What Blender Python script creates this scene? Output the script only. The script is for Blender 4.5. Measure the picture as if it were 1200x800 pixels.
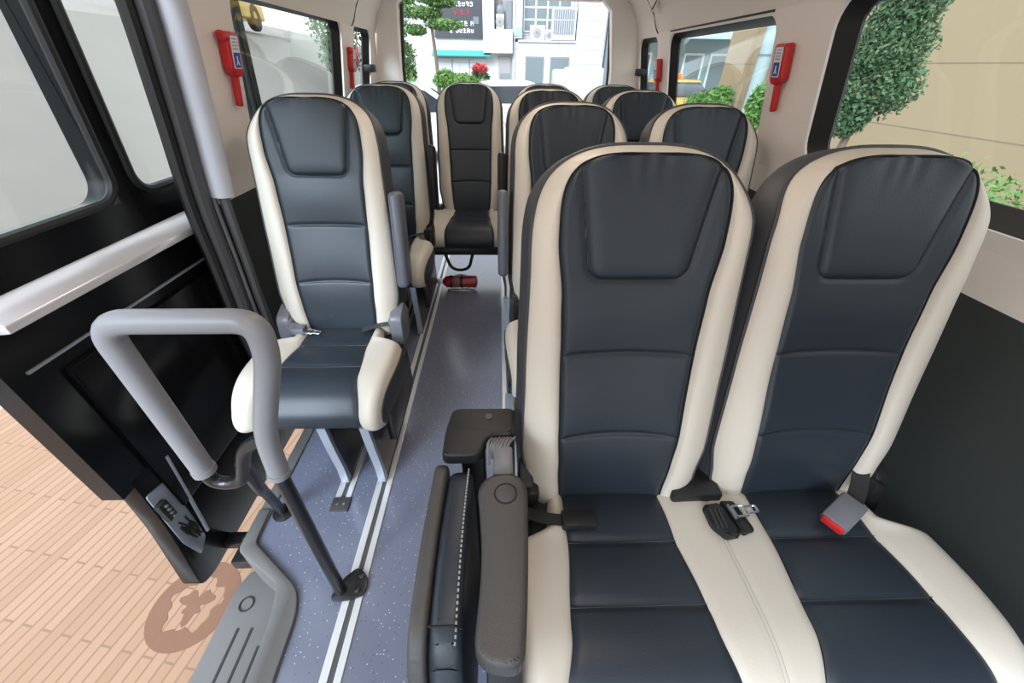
import bpy, bmesh, math, random
from mathutils import Vector, Matrix
random.seed(7)
S = bpy.context.scene
COL = S.collection
PI = math.pi
for o in list(bpy.data.objects): bpy.data.objects.remove(o)

# ---------------------------------------------------------------- camera
F, PITCH, YAW, ROLL, EYE = 450.0, math.radians(35.69), math.radians(2.35), math.radians(0.97), 1.322
fw = Vector((math.sin(YAW)*math.cos(PITCH), math.cos(YAW)*math.cos(PITCH), -math.sin(PITCH)))
rt = Vector((math.cos(YAW), -math.sin(YAW), 0)); up = rt.cross(fw)
R_ = rt*math.cos(ROLL) + up*math.sin(ROLL); U_ = -rt*math.sin(ROLL) + up*math.cos(ROLL)
cd = bpy.data.cameras.new('camera'); cam = bpy.data.objects.new('camera', cd); COL.objects.link(cam)
cd.sensor_width = 36; cd.lens = 36*F/1200; cd.clip_start = .02; cd.clip_end = 300
cd.shift_x = -2.5/1200
cam.matrix_world = Matrix(((R_.x, U_.x, -fw.x, 0), (R_.y, U_.y, -fw.y, 0), (R_.z, U_.z, -fw.z, EYE), (0, 0, 0, 1)))
S.camera = cam
S.view_settings.view_transform = 'Standard'; S.view_settings.look = 'None'
S.view_settings.gamma = 1; S.view_settings.use_curve_mapping = False
S.view_settings.exposure = 1.0
# ---------------------------------------------------------------- sky and sun
W = bpy.data.worlds.new('world'); S.world = W; W.use_nodes = True
nt = W.node_tree; nt.nodes.clear()
tc = nt.nodes.new('ShaderNodeTexCoord'); sx = nt.nodes.new('ShaderNodeSeparateXYZ')
cr = nt.nodes.new('ShaderNodeValToRGB'); bg = nt.nodes.new('ShaderNodeBackground'); wo = nt.nodes.new('ShaderNodeOutputWorld')
nt.links.new(tc.outputs['Generated'], sx.inputs[0]); nt.links.new(sx.outputs[2], cr.inputs[0])
nt.links.new(cr.outputs[0], bg.inputs[0]); nt.links.new(bg.outputs[0], wo.inputs[0])
cr.color_ramp.elements[0].position = 0.0; cr.color_ramp.elements[0].color = (1, .98, .95, 1)
cr.color_ramp.elements[1].position = .6; cr.color_ramp.elements[1].color = (.80, .90, 1, 1)
bg.inputs[1].default_value = 1.25
sd = bpy.data.lights.new('sun', 'SUN'); sd.energy = 3.2; sd.angle = math.radians(30); sd.color = (.72, .86, 1)
sun = bpy.data.objects.new('sun', sd); COL.objects.link(sun)
sun.rotation_euler = Vector((.35, .80, -.55)).to_track_quat('-Z', 'Y').to_euler()

# ---------------------------------------------------------------- materials
def sr(r, g, b):
    f = lambda c: (c/255/12.92 if c/255 <= .04045 else ((c/255+.055)/1.055)**2.4)
    return (f(r), f(g), f(b), 1)
def mat(name, col, rough=.5, metal=0, bump=0, bscale=200, var=0, vscale=4, spec=.5, coat=0):
    m = bpy.data.materials.new(name); m.use_nodes = True; n = m.node_tree.nodes; l = m.node_tree.links
    b = n['Principled BSDF']; b.inputs['Base Color'].default_value = col if len(col) == 4 else (*col, 1)
    b.inputs['Roughness'].default_value = rough; b.inputs['Metallic'].default_value = metal
    b.inputs['Specular IOR Level'].default_value = spec; b.inputs['Coat Weight'].default_value = coat
    t = n.new('ShaderNodeTexCoord')
    if var:
        no = n.new('ShaderNodeTexNoise'); no.inputs['Scale'].default_value = vscale; no.inputs['Detail'].default_value = 4
        hs = n.new('ShaderNodeHueSaturation'); mr = n.new('ShaderNodeMapRange')
        mr.inputs[3].default_value = 1-var; mr.inputs[4].default_value = 1+var
        hs.inputs['Color'].default_value = b.inputs['Base Color'].default_value
        l.new(t.outputs['Object'], no.inputs[0]); l.new(no.outputs[0], mr.inputs[0]); l.new(mr.outputs[0], hs.inputs['Value']); l.new(hs.outputs[0], b.inputs['Base Color'])
    if bump:
        no = n.new('ShaderNodeTexNoise'); no.inputs['Scale'].default_value = bscale; no.inputs['Detail'].default_value = 3
        bp = n.new('ShaderNodeBump'); bp.inputs['Strength'].default_value = bump; bp.inputs['Distance'].default_value = .002
        l.new(t.outputs['Object'], no.inputs[0]); l.new(no.outputs[0], bp.inputs['Height']); l.new(bp.outputs[0], b.inputs['Normal'])
    return m
M = {}
M['dark'] = mat('slate_leather', (.018, .0245, .034), .42, bump=.15, bscale=350, spec=.42)
M['cream'] = mat('cream_leather', (.60, .545, .47), .5, bump=.15, bscale=350)
M['shell'] = mat('grey_vinyl', (.045, .046, .052), .55, bump=.2, bscale=300)
M['stitch'] = mat('grey_thread', (.35, .35, .34), .8)
M['seam'] = mat('black_thread', (.008, .008, .009), .8)
M['blackp'] = mat('black_plastic', (.014, .014, .015), .42, bump=.3, bscale=500, spec=.35)
M['greyp'] = mat('grey_plastic', (.058, .055, .054), .45, bump=.35, bscale=700)
M['armblue'] = mat('grey_armrest_plastic', (.10, .105, .13), .4)
M['metal'] = mat('brushed_steel', (.62, .63, .65), .28, metal=1)
M['alu'] = mat('anodised_rail', (.70, .70, .70), .38, metal=.35)
M['blackm'] = mat('black_painted_steel', (.015, .015, .016), .3)
M['foam'] = mat('grey_foam_sleeve', (.22, .22, .235), .42)
M['red'] = mat('red_plastic', (.55, .02, .02), .35)
M['redd'] = mat('extinguisher_red', (.30, .015, .02), .3)
M['white'] = mat('white_plastic', (.75, .76, .78), .4)
M['blue'] = mat('label_blue', (.02, .06, .35), .4)
M['trim'] = mat('warm_grey_trim', (.84, .765, .705), .55, bump=.1)
M['ceil'] = mat('ceiling_fabric', (.84, .77, .71), .85, bump=.2, bscale=400)
M['panel'] = mat('charcoal_panel', (.035, .040, .038), .6)
M['seal'] = mat('rubber_seal', (.06, .06, .066), .5)
M['rubber'] = mat('black_rubber', (.010, .010, .011), .45)
M['doorb'] = mat('gloss_black_paint', (.006, .006, .007), .22, spec=.25)
M['step'] = mat('grey_step_moulding', (.14, .135, .13), .5, bump=.3, bscale=500)
M['groove'] = mat('groove_dark', (.02, .02, .02), .7)
M['ltmetal'] = mat('pale_blue_steel', (.35, .38, .44), .35, metal=.4)
M['webbing'] = mat('grey_webbing', (.16, .16, .17), .8)
M['webd'] = mat('black_webbing', (.02, .02, .02), .8)
M['belt'] = mat('buckle_grey', (.15, .15, .17), .4)
def nodes(m): return m.node_tree.nodes, m.node_tree.links, m.node_tree.nodes['Principled BSDF']
def floor_mat():
    m = mat('speckled_vinyl', (.15, .16, .22), .33); n, l, b = nodes(m)
    t = n.new('ShaderNodeTexCoord')
    def fleck(scale, thr):
        v = n.new('ShaderNodeTexVoronoi'); v.inputs['Scale'].default_value = scale
        c = n.new('ShaderNodeMath'); c.operation = 'LESS_THAN'; c.inputs[1].default_value = thr
        l.new(t.outputs['Object'], v.inputs['Vector']); l.new(v.outputs['Distance'], c.inputs[0])
        w = n.new('ShaderNodeTexWhiteNoise'); l.new(v.outputs['Color'], w.inputs['Vector'])
        g = n.new('ShaderNodeMath'); g.operation = 'GREATER_THAN'; g.inputs[1].default_value = .35; l.new(w.outputs['Value'], g.inputs[0])
        k = n.new('ShaderNodeMath'); k.operation = 'MULTIPLY'; l.new(c.outputs[0], k.inputs[0]); l.new(g.outputs[0], k.inputs[1]); return k
    a, c = fleck(85, .13), fleck(70, .12)
    m1 = n.new('ShaderNodeMixRGB'); m1.inputs[1].default_value = (.15, .16, .22, 1); m1.inputs[2].default_value = (.55, .56, .62, 1)
    m2 = n.new('ShaderNodeMixRGB'); m2.inputs[2].default_value = (.07, .07, .10, 1)
    l.new(a.outputs[0], m1.inputs[0]); l.new(m1.outputs[0], m2.inputs[1]); l.new(c.outputs[0], m2.inputs[0]); l.new(m2.outputs[0], b.inputs['Base Color'])
    return m
M['floor'] = floor_mat(); M['floor'].node_tree.nodes['Principled BSDF'].inputs['Roughness'].default_value = .2; M['floor'].node_tree.nodes['Principled BSDF'].inputs['Specular IOR Level'].default_value = .8
def brick_mat(name, c1, c2, mortar, scale, bw=.5, bh=.25, ms=.02, rot=(0, 0, 0), rough=.85):
    m = mat(name, c1, rough); n, l, b = nodes(m)
    t = n.new('ShaderNodeTexCoord'); mp = n.new('ShaderNodeMapping'); mp.inputs['Rotation'].default_value = rot
    br = n.new('ShaderNodeTexBrick'); br.inputs['Color1'].default_value = (*c1, 1); br.inputs['Color2'].default_value = (*c2, 1); br.inputs['Mortar'].default_value = (*mortar, 1)
    br.inputs['Scale'].default_value = scale; br.inputs['Brick Width'].default_value = bw; br.inputs['Row Height'].default_value = bh; br.inputs['Mortar Size'].default_value = ms
    l.new(t.outputs['Object'], mp.inputs[0]); l.new(mp.outputs[0], br.inputs['Vector']); l.new(br.outputs['Color'], b.inputs['Base Color'])
    return m
M['paving'] = brick_mat('terracotta_paving', (.33, .19, .115), (.38, .23, .145), (.25, .145, .09), 1, .45, .045, .004, (0, 0, math.radians(-78)))
M['medal'] = mat('dark_terracotta', (.20, .095, .055), .8, var=.1, vscale=20)
M['concrete'] = mat('pale_concrete', (.55, .50, .45), .9, var=.08, vscale=1.5)
M['wallst'] = brick_mat('tan_stone_blocks', (.33, .235, .14), (.36, .26, .16), (.23, .165, .105), 1, .95, .42, .012, (PI/2, 0, PI/2))
M['bwhite'] = brick_mat('white_cladding', (.42, .42, .435), (.44, .44, .455), (.31, .31, .33), 1, 8, .62, .02, (PI/2, 0, 0), .6)
M['bplain'] = mat('pale_render', (.46, .455, .46), .7)
M['bgrey'] = mat('warm_grey_render', (.27, .25, .24), .7)
M['sign'] = mat('sign_black', (.035, .035, .042), .5)
M['signw'] = mat('sign_white', (.85, .85, .85), .5)
M['bglass'] = mat('grey_window_glass', (.13, .16, .165), .2)
M['bframe'] = mat('dark_window_frame', (.16, .17, .18), .5)
M['bframel'] = mat('pale_window_frame', (.6, .6, .6), .5)
M['teal'] = mat('teal_awning', (.05, .33, .28), .6)
M['leaf'] = mat('pine_needles', (.11, .20, .055), .7, var=.5, vscale=3)
M['leafd'] = mat('conifer_leaves', (.065, .12, .05), .7, var=.4, vscale=3)
M['leafl'] = mat('hedge_leaves', (.12, .23, .05), .7, var=.4, vscale=3)
M['bark'] = mat('bark', (.16, .11, .08), .9)
M['flower'] = mat('red_petals', (.6, .05, .06), .6)
M['carw'] = mat('white_car_paint', (.55, .55, .56), .2, coat=.5)
M['cary'] = mat('yellow_car_paint', (.55, .31, .012), .25, coat=.5)
M['carg'] = mat('car_glass', (.03, .035, .04), .08)
M['tyre'] = mat('tyre', (.02, .02, .02), .8)
M['lampo'] = mat('orange_lens', (.8, .2, .03), .3)
M['boxg'] = mat('pale_green_cabinet', (.40, .43, .34), .5)
M['pole'] = mat('pale_concrete_pole', (.30, .36, .36), .7)
M['black_gap'] = mat('dark_interior', (.01, .01, .01), .8)
def glass_mat(name, tint, refl=1.0):
    m = bpy.data.materials.new(name); m.use_nodes = True; n = m.node_tree.nodes; l = m.node_tree.links; n.clear()
    o = n.new('ShaderNodeOutputMaterial'); mx = n.new('ShaderNodeMixShader'); tr = n.new('ShaderNodeBsdfTransparent'); gl = n.new('ShaderNodeBsdfGlossy')
    gl.inputs['Roughness'].default_value = .02; lw = n.new('ShaderNodeLayerWeight'); lw.inputs[0].default_value = .5
    pw = n.new('ShaderNodeMath'); pw.operation = 'POWER'; pw.inputs[1].default_value = 4
    ma = n.new('ShaderNodeMath'); ma.operation = 'MULTIPLY_ADD'; ma.inputs[1].default_value = .6; ma.inputs[2].default_value = .03
    l.new(lw.outputs['Facing'], pw.inputs[0]); l.new(pw.outputs[0], ma.inputs[0])
    tr.inputs[0].default_value = (*tint, 1); l.new(ma.outputs[0], mx.inputs[0]); l.new(tr.outputs[0], mx.inputs[1]); l.new(gl.outputs[0], mx.inputs[2]); l.new(mx.outputs[0], o.inputs[0])
    return m
M['glass'] = glass_mat('window_glass', (.93, .965, .955))

# ---------------------------------------------------------------- mesh helpers
def link(name, me, parent=None, loc=None, m=None, smooth=True):
    o = bpy.data.objects.new(name, me); COL.objects.link(o)
    if parent: o.parent = parent
    if loc: o.location = loc
    if m and not me.materials: me.materials.append(m)
    return o
def bm2me(name, bm, m, smooth=True, ang=35):
    me = bpy.data.meshes.new(name); bmesh.ops.recalc_face_normals(bm, faces=bm.faces[:]); bm.to_mesh(me); bm.free()
    if m: me.materials.append(m)
    if smooth:
        for p in me.polygons: p.use_smooth = True
        me.set_sharp_from_angle(angle=math.radians(ang))
    return me
def obj(name, bm, m, parent=None, loc=None, smooth=True, ang=35): return link(name, bm2me(name, bm, m, smooth, ang), parent, loc)
def join(a, b):
    me = bpy.data.meshes.new('t'); b.to_mesh(me); a.from_mesh(me); bpy.data.meshes.remove(me); b.free(); return a
def box(x0, x1, y0, y1, z0, z1, bev=0, seg=2, mtx=None):
    bm = bmesh.new(); bmesh.ops.create_cube(bm, size=1)
    for v in bm.verts: v.co = Vector(((x0+x1)/2+v.co.x*(x1-x0), (y0+y1)/2+v.co.y*(y1-y0), (z0+z1)/2+v.co.z*(z1-z0)))
    if bev: bmesh.ops.bevel(bm, geom=bm.edges[:], offset=bev, segments=seg, profile=.5, affect='EDGES')
    if mtx: bmesh.ops.transform(bm, matrix=mtx, verts=bm.verts)
    return bm
def boxes(lst, bev=0):
    bm = bmesh.new()
    for a in lst: join(bm, box(*a, bev=bev))
    return bm
def smooth_path(pts, n=8):
    P = [Vector(p) for p in pts]; out = []
    for i in range(len(P)-1):
        p0, p1, p2, p3 = P[max(i-1, 0)], P[i], P[i+1], P[min(i+2, len(P)-1)]
        for k in range(n):
            t = k/n; out.append(.5*((2*p1)+(-p0+p2)*t+(2*p0-5*p1+4*p2-p3)*t*t+(-p0+3*p1-3*p2+p3)*t**3))
    return out+[P[-1]]
def fillet(pts, r, n=6):
    P = [Vector(p) for p in pts]; out = [P[0]]
    for i in range(1, len(P)-1):
        a = (P[i-1]-P[i]); b = (P[i+1]-P[i]); rr = min(r, a.length*.49, b.length*.49)
        s, e = P[i]+a.normalized()*rr, P[i]+b.normalized()*rr
        for k in range(n+1):
            t = k/n; out.append(s*(1-t)**2+P[i]*2*t*(1-t)+e*t*t)
    return out+[P[-1]]
def tube(path, r, seg=12, caps=True, closed=False, flat=1.0):
    bm = bmesh.new(); P = [Vector(p) for p in path]; n = len(P); rings = []; prev = None
    for i in range(n):
        t = (P[(i+1) % n]-P[i-1]) if closed else (P[min(i+1, n-1)]-P[max(i-1, 0)])
        t.normalize()
        if prev is None:
            a = Vector((0, 0, 1)) if abs(t.z) < .9 else Vector((1, 0, 0)); u = t.cross(a).normalized()
        else: u = (prev-t*prev.dot(t)).normalized()
        prev = u; w = t.cross(u); rr = r(i/(n-1)) if callable(r) else r
        rings.append([bm.verts.new(P[i]+(u*math.cos(2*PI*k/seg)+w*math.sin(2*PI*k/seg)*flat)*rr) for k in range(seg)])
    for i in range(n if closed else n-1):
        a, b = rings[i], rings[(i+1) % n]
        for k in range(seg): bm.faces.new((a[k], a[(k+1) % seg], b[(k+1) % seg], b[k]))
    if caps and not closed: bm.faces.new(rings[0]); bm.faces.new(rings[-1][::-1])
    return bm
def prism(poly, axis, a, b, bev=0, seg=2):
    """polygon (two coords) extruded along an axis between a and b"""
    bm = bmesh.new()
    def P(p, t): return Vector((t, p[0], p[1])) if axis == 'x' else Vector((p[0], t, p[1])) if axis == 'y' else Vector((p[0], p[1], t))
    A = [bm.verts.new(P(p, a)) for p in poly]; B = [bm.verts.new(P(p, b)) for p in poly]
    bm.faces.new(A); bm.faces.new(B[::-1]); n = len(poly)
    for i in range(n): bm.faces.new((A[i], B[i], B[(i+1) % n], A[(i+1) % n]))
    bmesh.ops.recalc_face_normals(bm, faces=bm.faces[:])
    if bev: bmesh.ops.bevel(bm, geom=bm.edges[:], offset=bev, segments=seg, profile=.5, affect='EDGES')
    return bm
def roundpoly(pts, r, n=5):
    out = []; k = len(pts)
    for i in range(k):
        p = Vector(pts[i]); a = Vector(pts[i-1])-p; b = Vector(pts[(i+1) % k])-p
        rr = (r[i] if isinstance(r, (list, tuple)) else r); rr = min(rr, a.length*.49, b.length*.49)
        if rr < 1e-5: out.append((p.x, p.y)); continue
        s, e = p+a.normalized()*rr, p+b.normalized()*rr
        for j in range(n+1):
            t = j/n; q = s*(1-t)**2+p*2*t*(1-t)+e*t*t; out.append((q.x, q.y))
    return out
def lathe(prof, seg=24, mtx=None):
    bm = bmesh.new(); rings = []
    for r, z in prof: rings.append([bm.verts.new((r*math.cos(2*PI*k/seg), r*math.sin(2*PI*k/seg), z)) for k in range(seg)])
    for a, b in zip(rings, rings[1:]):
        for k in range(seg): bm.faces.new((a[k], a[(k+1) % seg], b[(k+1) % seg], b[k]))
    bm.faces.new(rings[0][::-1]); bm.faces.new(rings[-1])
    if mtx: bmesh.ops.transform(bm, matrix=mtx, verts=bm.verts)
    return bm
def tag(o, label=None, cat=None, group=None, kind=None):
    if label: o['label'] = label
    if cat: o['category'] = cat
    if group: o['group'] = group
    if kind: o['kind'] = kind
    return o
def thing(name, label, cat, loc=(0, 0, 0), rz=0, group=None):
    o = bpy.data.objects.new(name, None); COL.objects.link(o); o.location = loc; o.rotation_euler.z = rz
    o.empty_display_size = .05
    return tag(o, label, cat, group)
def struct(name, bm, m, parent=None, label=None, smooth=False, ang=35):
    o = obj(name, bm, m, parent, None, smooth, ang)
    if not parent: o['kind'] = 'structure'
    if label: o['label'] = label
    return o
def copy_tree(o, parent=None):
    c = o.copy(); COL.objects.link(c); c.parent = parent
    for ch in list(o.children): copy_tree(ch, c)
    return c
def axis_to(p, d):
    return Matrix.Translation(Vector(p)) @ Vector(d).to_track_quat('Z', 'Y').to_matrix().to_4x4()

# ================================================================ THE VAN SHELL
def XR(z): return 1.09-.18*max(0, z-1.0)
def XL(z): return -.96+.18*max(0, z-1.0)
FRONT, REAR = -1.7, 3.55
# floor: a plate with the step well cut out of its left front corner
fp = roundpoly([(-.83, REAR), (-.83, .66), (-.62, .52), (-.60, .30), (-.60, FRONT), (1.10, FRONT), (1.10, REAR)], [.0, .03, .08, .1, 0, 0, 0])
struct('floor', prism(fp, 'z', -.05, 0), M['floor'])
# paved ground outside
gb = bmesh.new(); vs = [gb.verts.new(p) for p in ((-30, -25, -.45), (30, -25, -.45), (30, 45, -.45), (-30, 45, -.45))]; gb.faces.new(vs)
struct('ground', gb, mat('pale_street_concrete', (.46, .44, .42), .9, var=.06, vscale=1.2))
struct('paving', box(-3.1, -1.06, -8, 6, -.46, -.447), M['paving'])
# side walls as cells with rounded window holes, following the inward lean of the van body
def rrect(y0, y1, z0, z1, r, n=8):
    out = []
    for cy, cz, a0 in ((y1-r, z1-r, 0), (y0+r, z1-r, 90), (y0+r, z0+r, 180), (y1-r, z0+r, 270)):
        for k in range(n+1):
            a = math.radians(a0+90*k/n); out.append((cy+r*math.cos(a), cz+r*math.sin(a)))
    return out
def wall_mesh(X, cells, th, sgn):
    bm = bmesh.new()
    def add(poly_pairs):
        for q in poly_pairs:
            vs = [bm.verts.new((X(z), y, z)) for y, z in q]; bm.faces.new(vs)
    for y0, y1, z0, z1, hole in cells:
        if hole is None:
            ny = max(1, int((y1-y0)/.1)); nz = max(1, int((z1-z0)/.06))
            for i in range(ny):
                for j in range(nz):
                    a, b = y0+(y1-y0)*i/ny, y0+(y1-y0)*(i+1)/ny; c, d = z0+(z1-z0)*j/nz, z0+(z1-z0)*(j+1)/nz
                    add([[(a, c), (b, c), (b, d), (a, d)]])
        else:
            h0, h1, g0, g1, r = hole; L = rrect(h0, h1, g0, g1, r)
            cy, cz = (h0+h1)/2, (g0+g1)/2; out = []
            for (y, z) in L:
                k = min(abs(((y1 if y > cy else y0)-cy)/(y-cy)) if abs(y-cy) > 1e-6 else 9e9, abs(((z1 if z > cz else z0)-cz)/(z-cz)) if abs(z-cz) > 1e-6 else 9e9)
                out.append((cy+(y-cy)*k, cz+(z-cz)*k))
            n = len(L)
            for i in range(n):
                a, b, c, d = L[i], L[(i+1) % n], out[(i+1) % n], out[i]
                add([[a, b, c, d]])
                if abs(c[0]-d[0]) > 1e-4 and abs(c[1]-d[1]) > 1e-4:
                    add([[d, c, (y1 if c[0]+d[0] > 2*cy else y0, z1 if c[1]+d[1] > 2*cz else z0)]])
    bmesh.ops.remove_doubles(bm, verts=bm.verts, dist=1e-4)
    bmesh.ops.recalc_face_normals(bm, faces=bm.faces[:])
    g = bmesh.ops.extrude_face_region(bm, geom=bm.faces[:])
    for v in [e for e in g['geom'] if isinstance(e, bmesh.types.BMVert)]: v.co.x += sgn*th
    bmesh.ops.recalc_face_normals(bm, faces=bm.faces[:])
    return bm
ZT = 1.56
def window(name, X, sgn, y0, y1, z0, z1, r, frame=.035, glass=True, latch=None):
    L = rrect(y0-.005, y1+.005, z0-.005, z1+.005, r); L2 = rrect(y0+frame, y1-frame, z0+frame, z1-frame, max(r-frame, .02))
    bm = bmesh.new(); n = len(L); rings = []
    L2 = rrect(y0+frame*.6, y1-frame*1.2, z0+frame, z1-frame*.7, max(r-frame, .02))
    for pts, off in ((L, .006), (L2, .044), (L2, .052), (L, .052)):
        rings.append([bm.verts.new((X(z)+sgn*off, y, z)) for y, z in pts])
    for a, b in ((0, 1), (1, 2), (2, 3), (3, 0)):
        for i in range(n): bm.faces.new((rings[a][i], rings[a][(i+1) % n], rings[b][(i+1) % n], rings[b][i]))
    w = struct(name, bm, M['rubber'], smooth=True, ang=50)
    gb = bmesh.new(); vs = []
    G = rrect(y0+frame-.006, y1-frame+.006, z0+frame-.006, z1-frame+.006, max(r-frame, .02))
    gb.faces.new([gb.verts.new((X(z1)+(X(z0)-X(z1))*(z1-z)/(z1-z0)+sgn*.044, y, z)) for y, z in G])
    g = bmesh.ops.extrude_face_region(gb, geom=gb.faces[:])
    for v in [e for e in g['geom'] if isinstance(e, bmesh.types.BMVert)]: v.co.x += sgn*.004
    obj('glass_pane', gb, M['glass'], w, smooth=False)
    return w
# right wall
cellsR = [(FRONT, .20, 1.0, ZT, None), (.20, 1.52, 1.0, ZT, (.30, 1.47, 1.04, 1.51, .09)), (1.52, 1.75, 1.0, ZT, None),
          (1.75, 2.90, 1.0, ZT, (1.77, 2.86, 1.04, 1.485, .06)), (2.90, 3.03, 1.0, ZT, None),
          (3.03, REAR, 1.0, ZT, (3.06, 3.45, 1.04, 1.485, .06)), (FRONT, REAR, .90, 1.0, None)]
struct('wall_right', wall_mesh(XR, cellsR, .05, 1), M['trim'])
wl = wall_mesh(XR, [(FRONT, REAR, -.05, .90, None)], .05, 1); struct('wall_right_lower', wl, M['panel'])
window('window_1', XR, 1, .30, 1.47, 1.04, 1.51, .09, .045)
window('window_2', XR, 1, 1.77, 2.86, 1.04, 1.485, .06, .035)
wR = window('window_3', XR, 1, 3.06, 3.45, 1.04, 1.485, .06, .035)
# left wall (the doorway fills everything in front of the pillar)
cellsL = [(1.38, 1.66, .92, ZT, None), (1.66, 2.80, .92, ZT, (1.68, 2.77, 1.04, 1.52, .07)), (2.80, 2.95, .92, ZT, None),
          (2.95, REAR, .92, ZT, (2.98, 3.36, 1.04, 1.51, .06))]
struct('wall_left', wall_mesh(XL, cellsL, .05, -1), M['trim'])
struct('wall_left_lower', wall_mesh(XL, [(1.38, REAR, -.05, .92, None)], .05, -1), M['panel'])
window('window_4', XL, -1, 1.68, 2.77, 1.04, 1.52, .07, .035)
wL4 = window('window_5', XL, -1, 2.98, 3.36, 1.04, 1.51, .06, .035)
for w, X, s, y in ((wR, XR, 1, 3.40), (wL4, XL, -1, 3.32)):
    obj('window_latch', box(X(1.29)-.035, X(1.29)+.035, y-.02, y+.05, 1.27, 1.315, .008), M['blackp'], w)
# red arrow sticker on the small left pane
ar = prism([(-.05, .045), (-.02, .045), (-.0, -.01), (.02, .045), (.05, .045), (.012, -.05), (-.012, -.05)], 'x', 0, .003)
bmesh.ops.transform(ar, matrix=Matrix.Translation((XL(1.36)-.04, 3.17, 1.36)), verts=ar.verts); a_ = obj('arrow_sticker', ar, M['red'], wL4, smooth=False); a_['label'] = 'red arrow sticker'
wf = wall_mesh(XL, [(FRONT, -.45, -.05, 1.0, None), (FRONT, -1.55, 1.0, ZT, None), (-.52, -.45, 1.0, ZT, None)], .05, -1); struct('wall_front_left', wf, M['panel'])
# rear wall round the open tailgate
rw = bmesh.new()
for poly in ([(-.775, -.05), (-.73, 1.3), (-.70, 1.66), (-.63, 1.71), (-.63, 1.80), (-.95, 1.80), (-.87, 1.5), (-.96, 1.0), (-.96, -.05)],
             [(.89, -.05), (.84, 1.3), (.79, 1.64), (.72, 1.70), (.70, 1.80), (1.0, 1.80), (1.0, 1.5), (1.09, 1.0), (1.09, -.05)],
             [(-.64, 1.705), (-.64, 1.80), (.72, 1.80), (.72, 1.69)]):
    join(rw, prism(poly, 'y', 3.50, 3.58, .006))
struct('wall_rear', rw, M['trim'])
for i, x in enumerate((-.775, .89)):
    s = -1 if x < 0 else 1
    struct('trim_%d' % (i+1), tube([(x-s*.002, 3.585, 0), (x-s*.052, 3.585, 1.3), (x-s*.09, 3.585, 1.66)], .013, 8), M['rubber'], smooth=True)
# ceiling with its rounded coves
def cove(X, s): return [(X(1.50), 1.50), (X(1.53)-s*.006, 1.53), (X(1.6)-s*.015, 1.60), (X(1.68)-s*.06, 1.68), (X(1.75)-s*.16, 1.75), (X(1.78)-s*.30, 1.785)]
cv = cove(XL, -1)+cove(XR, 1)[::-1]
cb = bmesh.new(); cols = []
for y in [FRONT+(REAR-FRONT)*i/30 for i in range(31)]: cols.append([cb.verts.new((x, y, z)) for x, z in cv] + [cb.verts.new((x, y, z+.05)) for x, z in cv[::-1]])
for a, b in zip(cols, cols[1:]):
    n = len(a)
    for k in range(n): cb.faces.new((a[k], a[(k+1) % n], b[(k+1) % n], b[k]))
cb.faces.new(cols[0]); cb.faces.new(cols[-1][::-1])
struct('ceiling', cb, M['ceil'], smooth=True)
for i, (cvv, y0) in enumerate(((cove(XL, -1), 2.95), (cove(XR, 1), 3.06))):
    p = smooth_path([(x+(-.002 if i else .002), y0+.14*k/5, z-.002) for k, (x, z) in enumerate(cvv)], 4)
    struct('trim_%d' % (i+3), tube(p, .003, 6), M['groove'], smooth=True)
# header trim over the side windows
struct('trim_5', tube([(XR(1.5)-.001, 1.80, 1.497), (XR(1.5)-.001, 2.84, 1.497)], .004, 8), M['rubber'], smooth=True)
# air vent in the cove
vt = thing('air_vent', 'small slatted air vent set in the rear right ceiling cove', 'air vent', (.935, 2.99, 1.645))
vt.rotation_euler = (0, math.radians(-65), math.radians(-8)); vt.scale = (.8, .8, .6)
obj('vent_frame', boxes([(-.07, .07, -.05, -.04, -.01, .004), (-.07, .07, .04, .05, -.01, .004), (-.07, -.06, -.05, .05, -.01, .004), (.06, .07, -.05, .05, -.01, .004)]), M['trim'], vt)
for k in range(4): obj('slat', box(-.06, .06, -.035+k*.02, -.029+k*.02, -.012, .006), M['groove'], vt)
M['lamp'] = bpy.data.materials.new('warm_fill_emission'); M['lamp'].use_nodes = True
pb = M['lamp'].node_tree.nodes['Principled BSDF']; pb.inputs['Emission Color'].default_value = (1, .86, .72, 1); pb.inputs['Emission Strength'].default_value = 9
for y, lb in ((.1, 'front'), (1.3, 'middle'), (2.5, 'rear')):  # added warm fill lights, above the view, to brighten the walls
    cl = thing('fill_light', 'added unseen warm fill light on the %s of the ceiling' % lb, 'fill light', (.06, y, 1.772), 0, 'added interior fill lights')
    obj('fill_housing', box(-.09, .09, -.30, .30, -.012, .010, .006), M['white'], cl); obj('fill_emitter', box(-.07, .07, -.28, .28, -.020, -.008, .006), M['lamp'], cl)
# pillar beside the doorway: pale strip, dark seal, inner dark strip
pil = [(-.90, 1.36, 1.56), (-.885, 1.37, 1.47), (-.925, 1.375, 1.2), (-.96, 1.37, .95), (-.965, 1.36, .75), (-.965, 1.34, .45), (-.96, 1.36, .0)]
def offs(P, dx, dy): return smooth_path([(x+dx, y+dy, z) for x, y, z in P], 8)
struct('trim_6', tube(offs(pil[:4], .012, .012), .040, 12, flat=1.0), mat('pale_pillar_trim', (.50, .50, .55), .55), smooth=True)
struct('trim_7', tube(offs(pil, -.02, -.045), .026, 10), M['seal'], smooth=True)
struct('trim_8', tube(offs(pil, -.035, -.085), .018, 8), M['rubber'], smooth=True)
struct('trim_9', tube(offs(pil[3:], .025, .0), .016, 8), M['seal'], smooth=True)
struct('trim_10', tube(offs(pil, .0, -.015), .008, 6), mat('seal_edge_grey', (.16, .16, .18), .5), smooth=True)
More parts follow.
